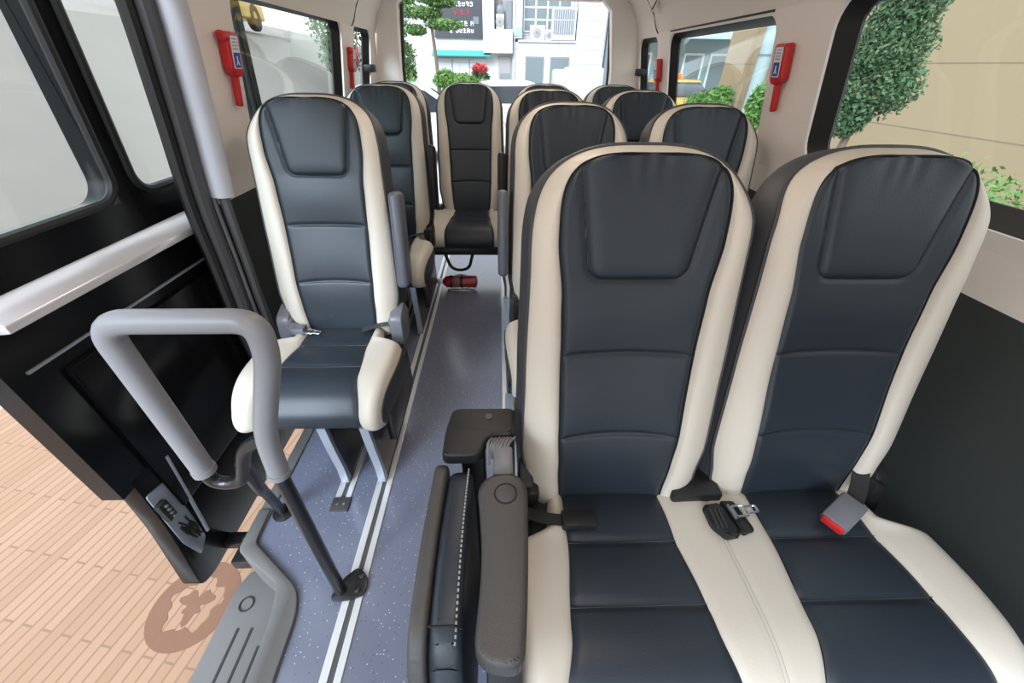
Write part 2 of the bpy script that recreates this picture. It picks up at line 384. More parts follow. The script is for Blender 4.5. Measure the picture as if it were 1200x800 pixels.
# sill strip along the doorway and the step moulding
struct('trim_11', prism([(-.875, .66), (-.83, .66), (-.83, 1.36), (-.875, 1.36)], 'z', -.06, .008, .006), M['step'])
inner = [(-.835, .80), (-.83, .68), (-.63, .535), (-.605, .47), (-.60, .28), (-.60, FRONT)]
outer = [(-.875, .80), (-.875, .655), (-.70, .55), (-.675, .46), (-.672, .28), (-.672, FRONT)]
rim = roundpoly(inner+outer[::-1], [0, .02, .06, .06, .05, 0, 0, .05, .05, .03, .02, 0])
struct('trim_12', prism(rim, 'z', -.05, .014, .006), M['step'], smooth=True)
wellp = roundpoly(outer[:]+[(-.655, FRONT), (-.655, .28), (-.658, .47), (-.69, .565), (-.86, .67), (-.86, .80)], .01)
struct('trim_13', prism(wellp, 'z', -.24, -.04), M['step'])
tread = roundpoly([(-.97, FRONT), (-.95, .66), (-.86, .74), (-.655, .61), (-.65, .47), (-.66, FRONT)], [.0, .06, .04, .04, .02, 0])
struct('trim_14', prism(tread, 'z', -.24, -.20, .008), M['step'], smooth=True)
struct('trim_15', boxes([(x-.004, x+.004, -.7, .53-.05*abs(i-.5), -.2, -.1985) for i, x in enumerate((-.875, -.83, -.785, -.74))]), M['groove'])
struct('trim_16', tube([(-.885+.022*math.cos(a*PI/8), .575+.022*math.sin(a*PI/8), -.1985) for a in range(16)], .0025, 6, closed=True), M['groove'], smooth=True)
# floor rails: two pale lips with a dark slot between them
def rail(i, x, y0, y1):
    o = struct('trim_%d' % i, boxes([(x-.030, x-.008, y0, y1, 0, .005), (x+.008, x+.028, y0, y1, 0, .005)], .001), M['alu'])
    obj('rail_slot', box(x-.0085, x+.0085, y0, y1, .0, .0025), mat('rail_slot_grey', (.07, .07, .075), .5), o, smooth=False)
rail(17, -.455, FRONT, REAR-.05); rail(18, -.594, .83, REAR-.05); rail(19, .033, FRONT, REAR-.05); rail(20, .90, FRONT, REAR-.05)
endp = thing('rail_end_cap', 'small dark square cap screwed over the end of the shorter floor rail', 'cap', (-.594, .815, 0))
obj('cap_plate', box(-.033, .033, -.028, .028, 0, .009, .003), M['greyp'], endp)
for dx in (-.012, .012): obj('screw', lathe([(.005, .009), (.005, .0105), (.002, .0115)], 10, Matrix.Translation((dx, 0, 0))), M['metal'], endp)

# ================================================================ OPEN SLIDING DOOR
DX = -1.08
door = struct('door_1', wall_mesh(lambda z: DX+.10*max(0, z-1.0), [(.66, 1.18, .96, 1.62, (.74, 1.15, 1.0, 1.56, .06)), (1.18, 2.05, .96, 1.62, (1.22, 1.98, 1.0, 1.56, .06)),
        (.66, 2.05, .30, .96, None), (.72, 2.05, -.1, .30, None)], .06, -1), M['doorb'], smooth=True)
obj('door_bottom', prism(roundpoly([(.70, .32), (.685, .1), (.64, -.21), (.70, -.235), (2.05, -.235), (2.05, .32)], [0, .05, .03, .03, 0, 0]), 'x', DX-.06, DX+.002, .004), M['doorb'], door)
for y0, y1 in ((.74, 1.15), (1.22, 1.98)):
    obj('glass_pane', box(DX-.02+.02, DX-.016+.02, y0, y1, .99, 1.57), M['glass'], door, smooth=False)
    obj('window_gasket', tube([(DX+.10*max(0, z-1)+.004, y, z) for y, z in rrect(y0, y1, 1.0, 1.56, .06)], .012, 8, closed=True), M['rubber'], door)
le = obj('sky_reflection_ledge', prism([(DX, .905), (DX+.045, .865), (DX+.045, .845), (DX, .84)], 'y', .70, 2.05, .004), mat('painted_sky_reflection', (.72, .69, .70), .2, metal=.3), door); le['label'] = 'door ledge coloured pale as a sky reflection'  # pale ledge colour stands in for sky reflected on the black door
obj('panel_crease', box(DX, DX+.006, .70, 2.05, .735, .741), M['ltmetal'], door, smooth=False)
obj('inner_trim', box(DX, DX+.014, .76, 2.0, .10, .70, .01), M['doorb'], door)
o_ = obj('edge_strip', tube([(DX+.012, .812, .30), (DX+.012, .79, .12), (DX+.012, .765, -.06)], .006, 8), M['ltmetal'], door); o_['label'] = 'pale metal strip'
o_ = obj('latch_panel', prism(roundpoly([(.70, .25), (.775, .23), (.755, -.075), (.705, -.11), (.688, .0)], .012), 'x', DX, DX+.006, .002), M['ltmetal'], door); o_['label'] = 'pale blue grey latch plate'
obj('latch', box(DX, DX+.022, .694, .728, .12, .20, .006), M['blackp'], o_)
for k in range(4): obj('latch_pin', lathe([(.005, 0), (.005, .006)], 10, axis_to((DX+.022, .711, .130+.018*k), (1, 0, 0))), M['metal'], o_)
st = bmesh.new(); random.seed(11)
for k in range(9):
    y, z = .706+.005*k, .02+random.uniform(-.03, .03)
    join(st, tube(smooth_path([(DX+.0065, y+random.uniform(-.006, .016), z+.04), (DX+.0065, y+.008, z), (DX+.0065, y+random.uniform(-.004, .022), z-.04)], 4), .0032, 5))
so = obj('brush_lettering', st, M['seam'], o_); so['label'] = 'black brush-stroke lettering sticker'
obj('hinge_arm', boxes([(DX, -.95, .78, .83, -.23, -.19), (-1.0, -.90, .70, .80, -.22, -.17), (-.96, -.86, .76, .80, -.19, -.13)], .006), M['blackm'], door)
for k in range(3): obj('hinge_bolt', lathe([(.010, 0), (.010, .008), (.004, .010)], 10, Matrix.Translation((-.93-.03*k, .75+.02*k, -.17))), M['metal'], door)

# ================================================================ SEATS
RC = math.radians(12.9); sR, cR = math.sin(RC), math.cos(RC)
Z0 = .445
def T(x, s, d): return (x, s*sR-d*cR, s*cR+d*sR)
def lerp_t(tab, s):
    if s <= tab[0][0]: return tab[0][1]
    for (a, u), (b, v) in zip(tab, tab[1:]):
        if s <= b:
            t = (s-a)/(b-a); t = t*t*(3-2*t); return u+(v-u)*t
    return tab[-1][1]
OUT = [(-.05, .150), (-.02, .190), (.05, .212), (.15, .225), (.35, .222), (.6, .216)]
INN = [(-.01, .130), (.1, .137), (.2, .142), (.4, .146), (.52, .150), (.64, .162)]
NS, NT = 150, 44
def halves():
    o, i = [], []
    for k in range(NS):
        t = k/NS; s = -.05+.65*t; o.append((lerp_t(OUT, s), s)); s = -.01+.65*t; i.append((lerp_t(INN, s), s))
    for k in range(NT+1):
        a = PI/2*k/NT; c, sn = max(math.cos(a), 0), math.sin(a)
        o.append((.216*c**(2/2.9), .6+.206*sn**(2/2.9))); i.append((.162*c**(2/3.8), .64+.149*sn**(2/3.8)))
    return o, i
HO, HI = halves()
def XH(q): return .099+(.130-.099)*(q-.56)/.22
def udist(x, s):
    # signed-ish distance to the headrest outline (trapezoid, open at the top)
    x = abs(x); r = .035; xh = XH
    if s > .56+r: return abs(x-xh(s))*.99, x < xh(s)
    cx, cs = xh(.56+r)-r, .56+r
    if x < cx: return abs(s-.56), s > .56
    d = math.hypot(x-cx, s-cs); return abs(d-r), d < r
def gro(d, w=.004): return math.exp(-(d/w)**2)
def seam2(x): return .187+.009*(1-(x/.15)**2)
def seam1(x): return .394+.004*(1-(x/.15)**2)
def panel_d(x, s, hw, seams=1):
    u = min(1, abs(x)/max(hw, .01))
    d = .012*u*u+.016*math.exp(-((s-.17)/.13)**2)-.008*gro(abs(u-1)*hw, .006)
    dh, ins = udist(x, s)
    if s > .48: d += -.005*gro(dh, .005) + (.003*(1-gro(dh, .02)) if ins else 0)
    if not seams: return d
    d += -.006*(1-u**8)*gro(s-seam2(x), .005)-.006*(1-u**8)*gro(s-seam1(x), .005)
    for a, b in ((-.01, seam2(x)), (seam2(x), seam1(x)), (seam1(x), .56)):
        if a < s < b: d += .006*math.sin(PI*(s-a)/(b-a))*(1-u**4)
    # small gathers under the top edge
    if ins and s > .70: d += .0009*math.sin(x*150+math.sin(x*40)*2)*((s-.70)/.08)**2
    return d
def make_back_meshes():
    n = len(HI); NC = 60
    # centre panel and headrest panel share one grid
    grid = []
    for (hw, s) in HI:
        row = []
        for j in range(NC+1):
            x = hw*(-1+2*j/NC); row.append((x, s, panel_d(x, s, hw)))
        grid.append(row)
    bc = bmesh.new(); vc = [[bc.verts.new(T(*q)) for q in row] for row in grid]
    for i in range(n-1):
        for j in range(NC): bc.faces.new((vc[i][j], vc[i][j+1], vc[i+1][j+1], vc[i+1][j]))
    bmesh.ops.remove_doubles(bc, verts=bc.verts, dist=1e-5)
    # headrest panel: its own padded patch with a rolled edge
    bh = bmesh.new(); rows = []
    def hwtop(q): return lerp_t(INN, q) if q < .64 else .162*max(0, 1-((q-.64)/.149)**3.8)**(1/3.8)
    SS = [.558+.0002+.035*(1-math.cos(PI/2*k/10)) for k in range(11)]+[.5935+(.785-.5935)*k/34 for k in range(1, 35)]
    for q in SS:
        hw = XH(q) if q > .593 else XH(.593)-.035+math.sqrt(max(0, .035**2-(.593-q)**2))
        hw = min(hw, hwtop(q)-.004); row = []
        for j in range(41):
            x = hw*(-1+2*j/40); ed = min(hw-abs(x), q-.556)
            row.append(bh.verts.new(T(x, q, panel_d(x, q, hwtop(q))+.0055*(1-math.exp(-(ed/.007)**1.5))-.001)))
        rows.append(row)
    for a, b in zip(rows, rows[1:]):
        for j in range(40): bh.faces.new((a[j], a[j+1], b[j+1], b[j]))
    # full loops left-bottom .. top .. right-bottom
    def full(H): return [(-x, s) for x, s in H]+[(x, s) for x, s in H[::-1][1:]]
    FI, FO = full(HI), full(HO); N = len(FI)
    def dO(q): t = max(0, min(1, (q-.66)/.12)); return -.004-.042*t*t*(3-2*t)
    bl = bmesh.new(); K = 14; rows = []
    for q in range(N):
        (xi, si), (xo, so_) = FI[q], FO[q]; di = panel_d(xi, si, abs(xi) if abs(xi) > .02 else .02, 0) if abs(xi) > .02 else panel_d(0, si, .16, 0)-.006
        wband = math.hypot(xo-xi, so_-si); hb = .025*min(1, wband/.07)*(.55+.45*min(1, max(0, (si+.02)/.12)))*(1 if si < .6 else 1-.35*(si-.6)/.18)
        row = []
        for k in range(K+1):
            w = k/K; d = di*(1-w)+dO(so_)*w+hb*math.sin(PI*w**.8)**.6
            row.append(bl.verts.new(T(xi+(xo-xi)*w, si+(so_-si)*w, d)))
        rows.append(row)
    for a, b in zip(rows, rows[1:]):
        for k in range(K): bl.faces.new((a[k], a[k+1], b[k+1], b[k]))
    # shell: side band and rear face
    sh = bmesh.new(); prof = [(0, -.003), (.004, -.012), (.014, -.035), (.016, -.06), (.010, -.09), (-.012, -.115), (-.05, -.125)]
    rows = []
    for q in range(N):
        xo, so_ = FO[q]; c = Vector((xo, so_-.33)).normalized() if so_ > .6 else Vector((1 if xo > 0 else -1, 0))
        if .52 < so_ <= .75: 
            t = (so_-.52)/.23; c = (Vector((1 if xo > 0 else -1, 0))*(1-t)+Vector((xo, so_-.45)).normalized()*t).normalized()
        kk = 1-.8*max(0, min(1, (so_-.70)/.09)); rows.append([sh.verts.new(T(xo+c.x*(e*kk if e > 0 else e), so_+c.y*(e*kk if e > 0 else e), dO(so_)+(d+.003)*(.125+dO(so_))/.122)) for e, d in prof])
    for a, b in zip(rows, rows[1:]):
        for k in range(len(prof)-1): sh.faces.new((a[k], a[k+1], b[k+1], b[k]))
    h = N//2
    for q in range(h):
        a, b, c, d = rows[q][-1], rows[q+1][-1], rows[N-2-q][-1], rows[N-1-q][-1]
        try: sh.faces.new([a, b, c, d] if b != c else [a, b, d])
        except ValueError: pass
    for k in range(len(prof)-1):
        sh.faces.new((rows[0][k], rows[0][k+1], rows[-1][k+1], rows[-1][k]))
    pi_ = tube([T(xo*1.004, so_+.001, dO(so_)+.002) for xo, so_ in FO[::2]], .0036, 6)
    si_ = tube([T(x, s, (panel_d(x, s, abs(x)) if abs(x) > .02 else panel_d(0, s, .16)-.006)+.0022) for x, s in FI[::2]], .0017, 6)
    # seam threads: two cross seams and the headrest outline
    sms = []
    def hwat(s): return lerp_t(INN, s)
    for fn in (seam1, seam2):
        hw = hwat(fn(0)); sms.append(tube([T(x, fn(x), panel_d(x, fn(x), hw)+.0008) for x in [hw*(-1+2*k/40) for k in range(41)]], .0010, 5))
    xh = XH
    pts = [(-xh(s), s) for s in [.762-.167*k/20 for k in range(21)]]
    pts += [(-(xh(.595)-.035)-.035*math.cos(a), .595-.035*math.sin(a)) for a in [PI/2*k/8 for k in range(1, 9)]]
    pts = pts+[(-x, s) for x, s in pts[::-1]]
    def hw_top(s):
        if s < .64: return hwat(s)
        return .162*max(0, 1-((s-.64)/.149)**3.8)**(1/3.8)
    sms.append(tube([T(x, s, panel_d(x, s, max(hw_top(s), abs(x)+.001))+.0006) for x, s in pts], .0012, 5))
    return {'center_panel': bm2me('center_panel', bc, M['dark'], ang=80), 'headrest_panel': bm2me('headrest_panel', bh, M['dark'], ang=80),
            'bolster': bm2me('bolster', bl, M['cream'], ang=80), 'backrest': bm2me('backrest', sh, M['shell'], ang=60),
            'piping': bm2me('piping', pi_, M['shell']), 'edge_seam': bm2me('edge_seam', si_, M['seam']), 'stitching': [bm2me('stitching', q, M['seam']) for q in sms]}
BM_ = make_back_meshes()
# ---- cushion; profile is (forward, z) from the rear edge over the nose
PROF = smooth_path([(-.07, -.002, 0), (-.03, .0, 0), (.04, .006, 0), (.13, .010, 0), (.26, .014, 0), (.33, .010, 0), (.385, -.010, 0), (.425, -.050, 0), (.435, -.085, 0), (.425, -.115, 0), (.39, -.135, 0)], 14)
def make_cushion(centers, x0, x1):
    n = len(PROF); P = [(p.x, p.y) for p in PROF]; NR = []
    for i in range(n):
        a, b = P[max(i-1, 0)], P[min(i+1, n-1)]; t = Vector((b[0]-a[0], b[1]-a[1])).normalized(); NR.append((-t.y, t.x))
    def hwp(f): return lerp_t([(0, .122), (.13, .125), (.3, .142), (.42, .165)], f)
    def ex(i):
        f = P[i][0]; t = min(1, max(0, (f-.085)/.055)); t = t*t*(3-2*t); return .022*math.sin(PI*min(1, max(0, f/.42)))-.078*(1-t)
    meshes = {}
    def height(i, x):
        f = P[i][0]; h = 0; nose = i > n*.72
        for q, s in enumerate((.13, .26)):
            if not nose: h -= .005*gro(f-s-.004*math.sin(x*9), .006)
        if not nose: h += .005*abs(math.sin(PI*f/.13)) if f < .26 else 0.004*math.sin(PI*min(1, (f-.26)/.15))
        return h
    def P3(x, i, h):
        t = min(1, max(0, (i/n-.80)/.18)); h = h*(1-t*t*(3-2*t)) if h > 0 else h
        return (x, -(P[i][0]+NR[i][0]*h), P[i][1]+NR[i][1]*h)
    # dark panels
    pan = []
    for c in centers:
        bm = bmesh.new(); rows = []
        for i in range(n):
            hw = hwp(P[i][0]); rows.append([bm.verts.new(P3(c+hw*(-1+2*j/28), i, height(i, hw*(-1+2*j/28))-.006*gro((1-abs(-1+2*j/28))*hw, .008))) for j in range(29)])
        for a, b in zip(rows, rows[1:]):
            for j in range(28): bm.faces.new((a[j], a[j+1], b[j+1], b[j]))
        pan.append(bm2me('seat_panel', bm, M['dark'], ang=80))
    # cream borders between and beside them
    bm = bmesh.new()
    edges = []
    for k in range(len(centers)+1):
        L = (lambda i, k=k: centers[k-1]+hwp(P[i][0])) if k > 0 else None
        R = (lambda i, k=k: centers[k]-hwp(P[i][0])) if k < len(centers) else None
        rows = []
        for i in range(n):
            row = []
            if L and R:
                a, b = L(i), R(i)
                for j in range(17):
                    t = j/16; row.append((a+(b-a)*t, -.006*gro(min(t, 1-t)*(b-a), .006)+.005*math.sin(PI*t)-.003*gro((t-.5)*(b-a), .003)))
            else:
                s = 1 if L else -1; a = L(i) if L else R(i); e = (x1+ex(i)) if L else (x0-ex(i))
                for j in range(13):
                    t = j/12; rr = .045; xx = a+(e-a)*t
                    hh = .022*math.sin(PI*min(1, t*.62))
                    dd = 1-abs(e-xx)/rr
                    if dd > 0: hh -= rr*(1-math.sqrt(max(0, 1-dd*dd)))*.9
                    row.append((xx, hh-.006*gro(abs(xx-a), .006)))
                if s < 0: row = row[::-1]
            rows.append([bm.verts.new(P3(x, i, h)) for x, h in row])
        for a, b in zip(rows, rows[1:]):
            for j in range(len(a)-1): bm.faces.new((a[j], a[j+1], b[j+1], b[j]))
    meshes['border'] = bm2me('cushion', bm, M['cream'], ang=80)
    # dark sides under the piping
    bs = bmesh.new(); pips = []
    for s, e0 in ((-1, x0), (1, x1)):
        rows = []; pp = []
        for i in range(n):
            e = e0+s*ex(i); h0 = .022*math.sin(PI*.62)-.0405; row = []
            pp.append(P3(e, i, h0))
            bot = (-(min(P[i][0], .40)), -.13)
            tp = P3(e, i, h0)
            for j in range(5):
                t = j/4; row.append(bs.verts.new((e-s*.012*t*t+s*.004*math.sin(PI*t), tp[1]*(1-t)+bot[0]*t, tp[2]*(1-t)+bot[1]*t)))
            rows.append(row)
        for a, b in zip(rows, rows[1:]):
            for j in range(4): bs.faces.new((a[j], a[j+1], b[j+1], b[j]))
        pips.append(bm2me('piping', tube(pp[::2], .004, 6), M['shell']))
    join(bs, box(x0+.03, x1-.03, -.39, .06, -.145, -.03, .01))
    meshes['side'] = bm2me('cushion_side', bs, M['shell'], ang=60); meshes['piping'] = pips; sts = []
    for c in centers:
        for s_ in (.13, .26):
            i = min(range(int(n*.7)), key=lambda q: abs(P[q][0]-s_)); hw = hwp(s_)
            sts.append(bm2me('stitching', tube([P3(c+x, i, height(i, x)+.0004) for x in [hw*(-1+2*k/20) for k in range(21)]], .0010, 5), M['shell']))
    if len(centers) > 1:
        mid = (centers[0]+centers[1])/2
        for dx in (-.004, .004): sts.append(bm2me('stitching', tube([P3(mid+dx, i, .0030) for i in range(int(n*.2), int(n*.9), 2)], .0007, 5), M['stitch']))
    meshes['stitching'] = sts
    return meshes, pan
CS, PS = make_cushion([0], -.235, .235)
SP = .475
CD, PD = make_cushion([0, SP], -.235, SP+.235)
SPR = .50
CDR, PDR = make_cushion([0, SPR], -.235, SPR+.235)
# small shared parts
def leg_mesh():
    bm = prism(roundpoly([(-.40, .012), (-.385, .0), (-.09, .0), (-.07, .012), (-.03, .32), (-.40, .32)], .006), 'x', -.006, .006)
    return bm2me('leg', bm, M['blackm'], ang=40)
def flange_mesh():
    return bm2me('leg_flange', prism(smooth_outline([(-.42, .32), (-.412, .20), (-.40, .08), (-.402, .0), (-.375, .0), (-.38, .08), (-.395, .2), (-.40, .32)]), 'x', -.020, .008), M['ltmetal'], ang=40)
def smooth_outline(p): return p
LEG, FLG = leg_mesh(), flange_mesh()
ARM = bm2me('armrest', box(-.022, .022, -.045, .045, -.17, .17, .018, 3), M['armblue'])
ARMD = bm2me('armrest', box(-.022, .022, -.045, .045, -.17, .17, .018, 3), M['blackp'])
BRK = bm2me('recliner_cover', prism(roundpoly([(-.05, -.05), (.06, -.06), (.09, .04), (.04, .10), (-.02, .07)], .02), 'x', -.018, .018, .005), M['blackp'])
BRL = bm2me('recliner_cover', prism(roundpoly([(-.06, -.05), (.06, -.06), (.09, .04), (.04, .10), (-.04, .07)], .02), 'x', -.018, .018, .005), M['belt'])
def add_back(root, cx, z=Z0, ry=0):
    b = link('backrest', BM_['backrest'], root, (cx, 0, z))
    for k in ('center_panel', 'headrest_panel', 'bolster', 'piping', 'edge_seam'): link(k, BM_[k], b)
    for me in BM_['stitching']: link('stitching', me, b)
    return b
def add_cushion(root, C_, P_, z=Z0):
    c = link('cushion', C_['border'], root, (0, 0, z))
    for p in P_: link('seat_panel', p, c)
    link('cushion_side', C_['side'], c)
    for k in ('piping', 'stitching'):
        for me in C_[k]: link(k, me, c)
    return c
def add_legs(root, xs):
    for x in xs:
        l = link('leg', LEG, root, (x, 0, 0)); link('leg_flange', FLG, l)
def add_arm(root, x, s=.33, me=None, d=-.0):
    a = link('armrest', me or ARM, root, (x, s*sR-d*cR, Z0+s*cR+d*sR)); a.rotation_euler.x = -RC
    return a
def buckle_mesh():
    return bm2me('belt_buckle', box(-.016, .016, -.045, .045, -.011, .011, .005), M['belt'])
BK = buckle_mesh()
def strap(pts, w=.012, m='webd'):
    bm = bmesh.new(); rows = []
    P = smooth_path(pts, 6)
    for i, p in enumerate(P):
        t = (P[min(i+1, len(P)-1)]-P[max(i-1, 0)]).normalized(); s = t.cross(Vector((0, 0, 1))); s = s.normalized() if s.length > .1 else Vector((0, 1, 0))
        rows.append([bm.verts.new(p+s*w+Vector((0, 0, .001))), bm.verts.new(p-s*w+Vector((0, 0, .001))), bm.verts.new(p-s*w-Vector((0, 0, .001))), bm.verts.new(p+s*w-Vector((0, 0, .001)))])
    for a, b in zip(rows, rows[1:]):
        for k in range(4): bm.faces.new((a[k], a[(k+1) % 4], b[(k+1) % 4], b[k]))
    bm.faces.new(rows[0]); bm.faces.new(rows[-1][::-1])
    return bm
def tongue(root, loc, rz, name='belt_tongue', tilt=0):
    bm = tube(fillet([(0, -.013, 0), (.030, -.013, 0), (.030, .013, 0), (0, .013, 0), (0, -.013, 0)], .004, 3), .003, 6)
    join(bm, tube([(-.006, -.018, 0), (-.006, .018, 0)], .0035, 6)); join(bm, tube(fillet([(.03, -.008, 0), (.058, -.008, 0), (.058, .008, 0), (.03, .008, 0)], .004, 3), .0028, 6))
    o = obj(name, bm, M['metal'], root, loc); o.rotation_euler = (tilt, 0, rz)
    return o
def seat_hardware(root, xl, xr, light=False):
    m = M['belt'] if light else M['blackp']
    for x, s in ((xl, 1), (xr, -1)):
        o = link('recliner_cover', BRL if light else BRK, root, (x, .005, Z0-.005))
        if light: o.scale = (1.3, 1, 1)
        l = obj('belt_bracket', box(x+s*.015-.016, x+s*.015+.016, -.035, .02, Z0+.0, Z0+.055, .008), m, root)

# --- two single seats on the door side
def single_seat(label, loc, light, rz=0):
    r = thing('single_seat', label, 'seat', loc, rz, 'single seats along the left side of the aisle')
    add_back(r, 0); add_cushion(r, CS, PS); add_legs(r, (.03, .17)); add_arm(r, .257, .34); seat_hardware(r, -.215, .215, light)
    obj('seat_frame', boxes([(-.20, .22, -.37, .04, .29, .318), (-.22, -.19, -.36, .04, .25, .31), (.19, .22, -.30, .04, .12, .31)], .005), M['blackm'], r)
    b = obj('belt_buckle', box(-.175, -.125, -.075, -.035, Z0+.012, Z0+.042, .006), M['belt'] if light else M['blackp'], r)
    join_b = obj('belt_strap', strap([(-.215, .0, Z0+.03), (-.19, -.04, Z0+.04), (-.15, -.055, Z0+.03)], .02, ), M['webbing'], r)
    tongue(r, (-.125, -.055, Z0+.022), -.2)
    obj('belt_stalk', strap([(.20, -.02, Z0+.03), (.165, -.03, Z0+.035), (.085, -.045, Z0+.02)], .014), M['shell'], r)
    return r
single_seat('blue-grey and pale grey single seat beside the open door, nearest on the left', (-.625, 1.302, .015), True)
L2 = single_seat('black and cream single seat directly behind the front left seat', (-.648, 2.315, .008), False)
for o in L2.children:
    if o.name.startswith('armrest'): o.data = ARMD
# --- benches for two on the window side
def bench(label, loc, C_, P_, sp, arm, group, legs, armx=-.262):
    r = thing('double_seat', label, 'seat', loc, 0, group)
    add_back(r, 0); add_back(r, sp); add_cushion(r, C_, P_); add_legs(r, legs)
    obj('seat_frame', boxes([(-.21, sp+.21, -.37, .04, .29, .318), (-.21, sp+.21, -.36, -.32, .24, .30), (-.21, sp+.21, .0, .04, .24, .30)], .005), M['blackm'], r)
    if arm: add_arm(r, armx, .33, ARMD if arm == 2 else ARM)
    seat_hardware(r, -.215, sp+.215)
    obj('hinge_block', box(sp/2-.085, sp/2+.04, -.035, .04, Z0-.0, Z0+.035, .006), M['blackp'], r)
    return r
gB = 'double seats along the right side of the aisle'
B1 = bench('nearest pair of charcoal and beige leather seats with the folded-down armrest', (.274, .57, -.016), CD, PD, .472, 0, gB, (-.241, .60))
bench('second pair of seats on the right, behind the nearest pair', (.272, 1.469, -.009), CDR, PDR, .508, 1, gB, (-.239, .60))
bench('third pair of seats on the right, in front of the rear row', (.263, 2.202, .002), CDR, PDR, .498, 2, gB, (-.23, .60), -.255)
bench('right-hand pair of the rearmost seats, by the pale green cabinet outside', (.315, 2.917, .0), CDR, PDR, .48, 0, gB, (-.217, .60))
BL = bench('left-hand pair of rearmost seats, with a bent tube leg behind the fire extinguisher', (-.708, 2.895, .003), CDR, PDR, .50, 0, gB, (.03, .17))
obj('tube_leg', tube(fillet([(.255, -.20, .31), (.33, -.13, .022), (.46, -.13, .022), (.535, -.20, .31)], .07, 8), .012, 10), M['greyp'], BL)
BL['group'] = 'rear row seats'
# --- fittings on the nearest bench
arm_t = roundpoly([(-.045, .0), (-.030, -.13), (-.040, -.262), (.030, -.275), (.042, -.16), (.050, .0), (.03, .028), (-.02, .028)], [.03, .06, .03, .03, .06, .03, .02, .02], 6)
am = prism(arm_t, 'z', -.03, .022, .010, 3)
A = obj('armrest', am, M['greyp'], B1, (-.276, -.140, .675))
A['label'] = 'grey armrest with a round button'
obj('round_button', lathe([(.0185, 0), (.0185, .002), (.016, .0035), (.001, .0035)], 28, Matrix.Translation((.008, -.018, .0215))), M['greyp'], A)
obj('button_ring', tube([(.008+.0205*math.cos(a*PI/16), -.018+.0205*math.sin(a*PI/16), .0215) for a in range(32)], .0016, 6, closed=True), M['seam'], A)
obj('armrest_arm', prism(roundpoly([(-.32, .10), (-.30, .64), (-.36, .65), (-.41, .55), (-.41, .10)], .02), 'x', -.30, -.245, .006), M['blackp'], B1)
obj('side_cover', prism(roundpoly([(-.36, .10), (-.38, .40), (-.10, .50), (-.03, .62), (.05, .62), (.04, .10)], .03), 'x', -.275, -.245, .006), M['blackp'], B1)
obj('belt_buckle', box(-.135, -.055, -.105, -.065, Z0+.012, Z0+.038, .005), M['blackp'], B1)
obj('belt_stalk', strap([(-.22, -.06, Z0+.02), (-.18, -.08, Z0+.03), (-.13, -.085, Z0+.025)], .014), M['webd'], B1)
mb = obj('belt_buckle', prism(roundpoly([(.212, -.06), (.252, -.055), (.262, -.085), (.268, -.135), (.235, -.140), (.212, -.11)], .01), 'z', Z0+.016, Z0+.040, .006), M['blackp'], B1)
obj('buckle_slot', boxes([(.218+.010*k, .221+.010*k, -.12, -.075, Z0+.038, Z0+.0435) for k in range(3)]), M['shell'], mb)
obj('belt_buckle', prism(roundpoly([(.262, -.045), (.296, -.045), (.312, -.12), (.278, -.13)], .01), 'z', Z0+.014, Z0+.030, .006), M['blackp'], B1)
tongue(B1, (.272, -.085, Z0+.046), .12)
rb = thing('seat_belt_buckle', 'grey seat belt buckle with red release button on the right seat', 'belt buckle', (B1.location.x+.53, .475, Z0+.028)); rb.rotation_euler = (0, math.radians(-12), math.radians(30)); rb.scale = (1.15, 1.25, 1.2)
obj('buckle_body', box(-.038, .04, -.022, .022, -.010, .014, .005), M['belt'], rb)
r_ = obj('release_button', box(-.044, -.034, -.018, .018, -.007, .011, .003), M['red'], rb); r_['label'] = 'red release button'
obj('belt_strap', strap([(.04, 0, 0), (.08, .01, .0), (.13, .03, .01)], .014), M['webd'], rb)
# --- folded jump seat standing between the aisle and the nearest bench
J = thing('folding_jump_seat', 'folded-up charcoal leather aisle seat beside the grey armrest', 'folding seat', (-.09, .33, 0))
shp = roundpoly([(.17, .15), (.185, .645), (.0, .668), (-.13, .655), (-.175, .59), (-.16, .15)], [.02, .03, .2, .05, .05, .04], 8)
obj('seat_shell', prism(shp, 'x', -.050, -.022, .008, 3), M['greyp'], J)
pdp = roundpoly([(.165, .16), (.175, .640), (.0, .672), (-.14, .655), (-.185, .56), (-.17, .16)], [.02, .04, .1, .05, .06, .04], 3)
pd = obj('seat_pad', prism(pdp, 'x', -.020, .031, .016, 4), M['dark'], J)
N_ = len(pdp)
obj('stitching', boxes([(.020, .0225, y-.0018, y+.0018, z+.0, z+.003) for y, z in [(.16-.008*k, (.644+.0285*math.sin(PI*min(1, k/41)) if k < 36 else .655-.0*k)) for k in range(38)]]), M['stitch'], pd)
obj('pad_seam', tube([(x, -.118, .668) for x in (-.018, 0, .02)]+[(.030, -.118, .655)], .0018, 5), M['seam'], pd)
plt_ = roundpoly([(-.035, .18), (.045, .18), (.06, .235), (.115, .235), (.12, .315), (-.025, .315), (-.035, .25)], [.015, .02, .025, .012, .02, .02, .02], 6)
hp = obj('hinge_plate', prism(plt_, 'z', .635, .668, .007, 3), M['blackp'], J)
obj('bolt', lathe([(.009, 0), (.009, .002), (.005, .0035)], 18, Matrix.Translation((.06, .285, .668))), M['greyp'], hp)
obj('mount_post', boxes([(-.03, .05, .10, .16, 0, .20), (.0, .05, .2, .28, 0, .64)], .006), M['blackp'], J)
wb = bmesh.new()
for k in range(7): join(wb, tube(smooth_path([(.062+.007*k, .175+.02*math.sin(k), .64), (.060+.007*k, .205, .668-.001*k), (.070+.008*k, .235, .655)], 4), .0032, 6))
w_ = obj('belt_webbing', wb, M['webbing'], J); w_['label'] = 'folded grey seat belt webbing'
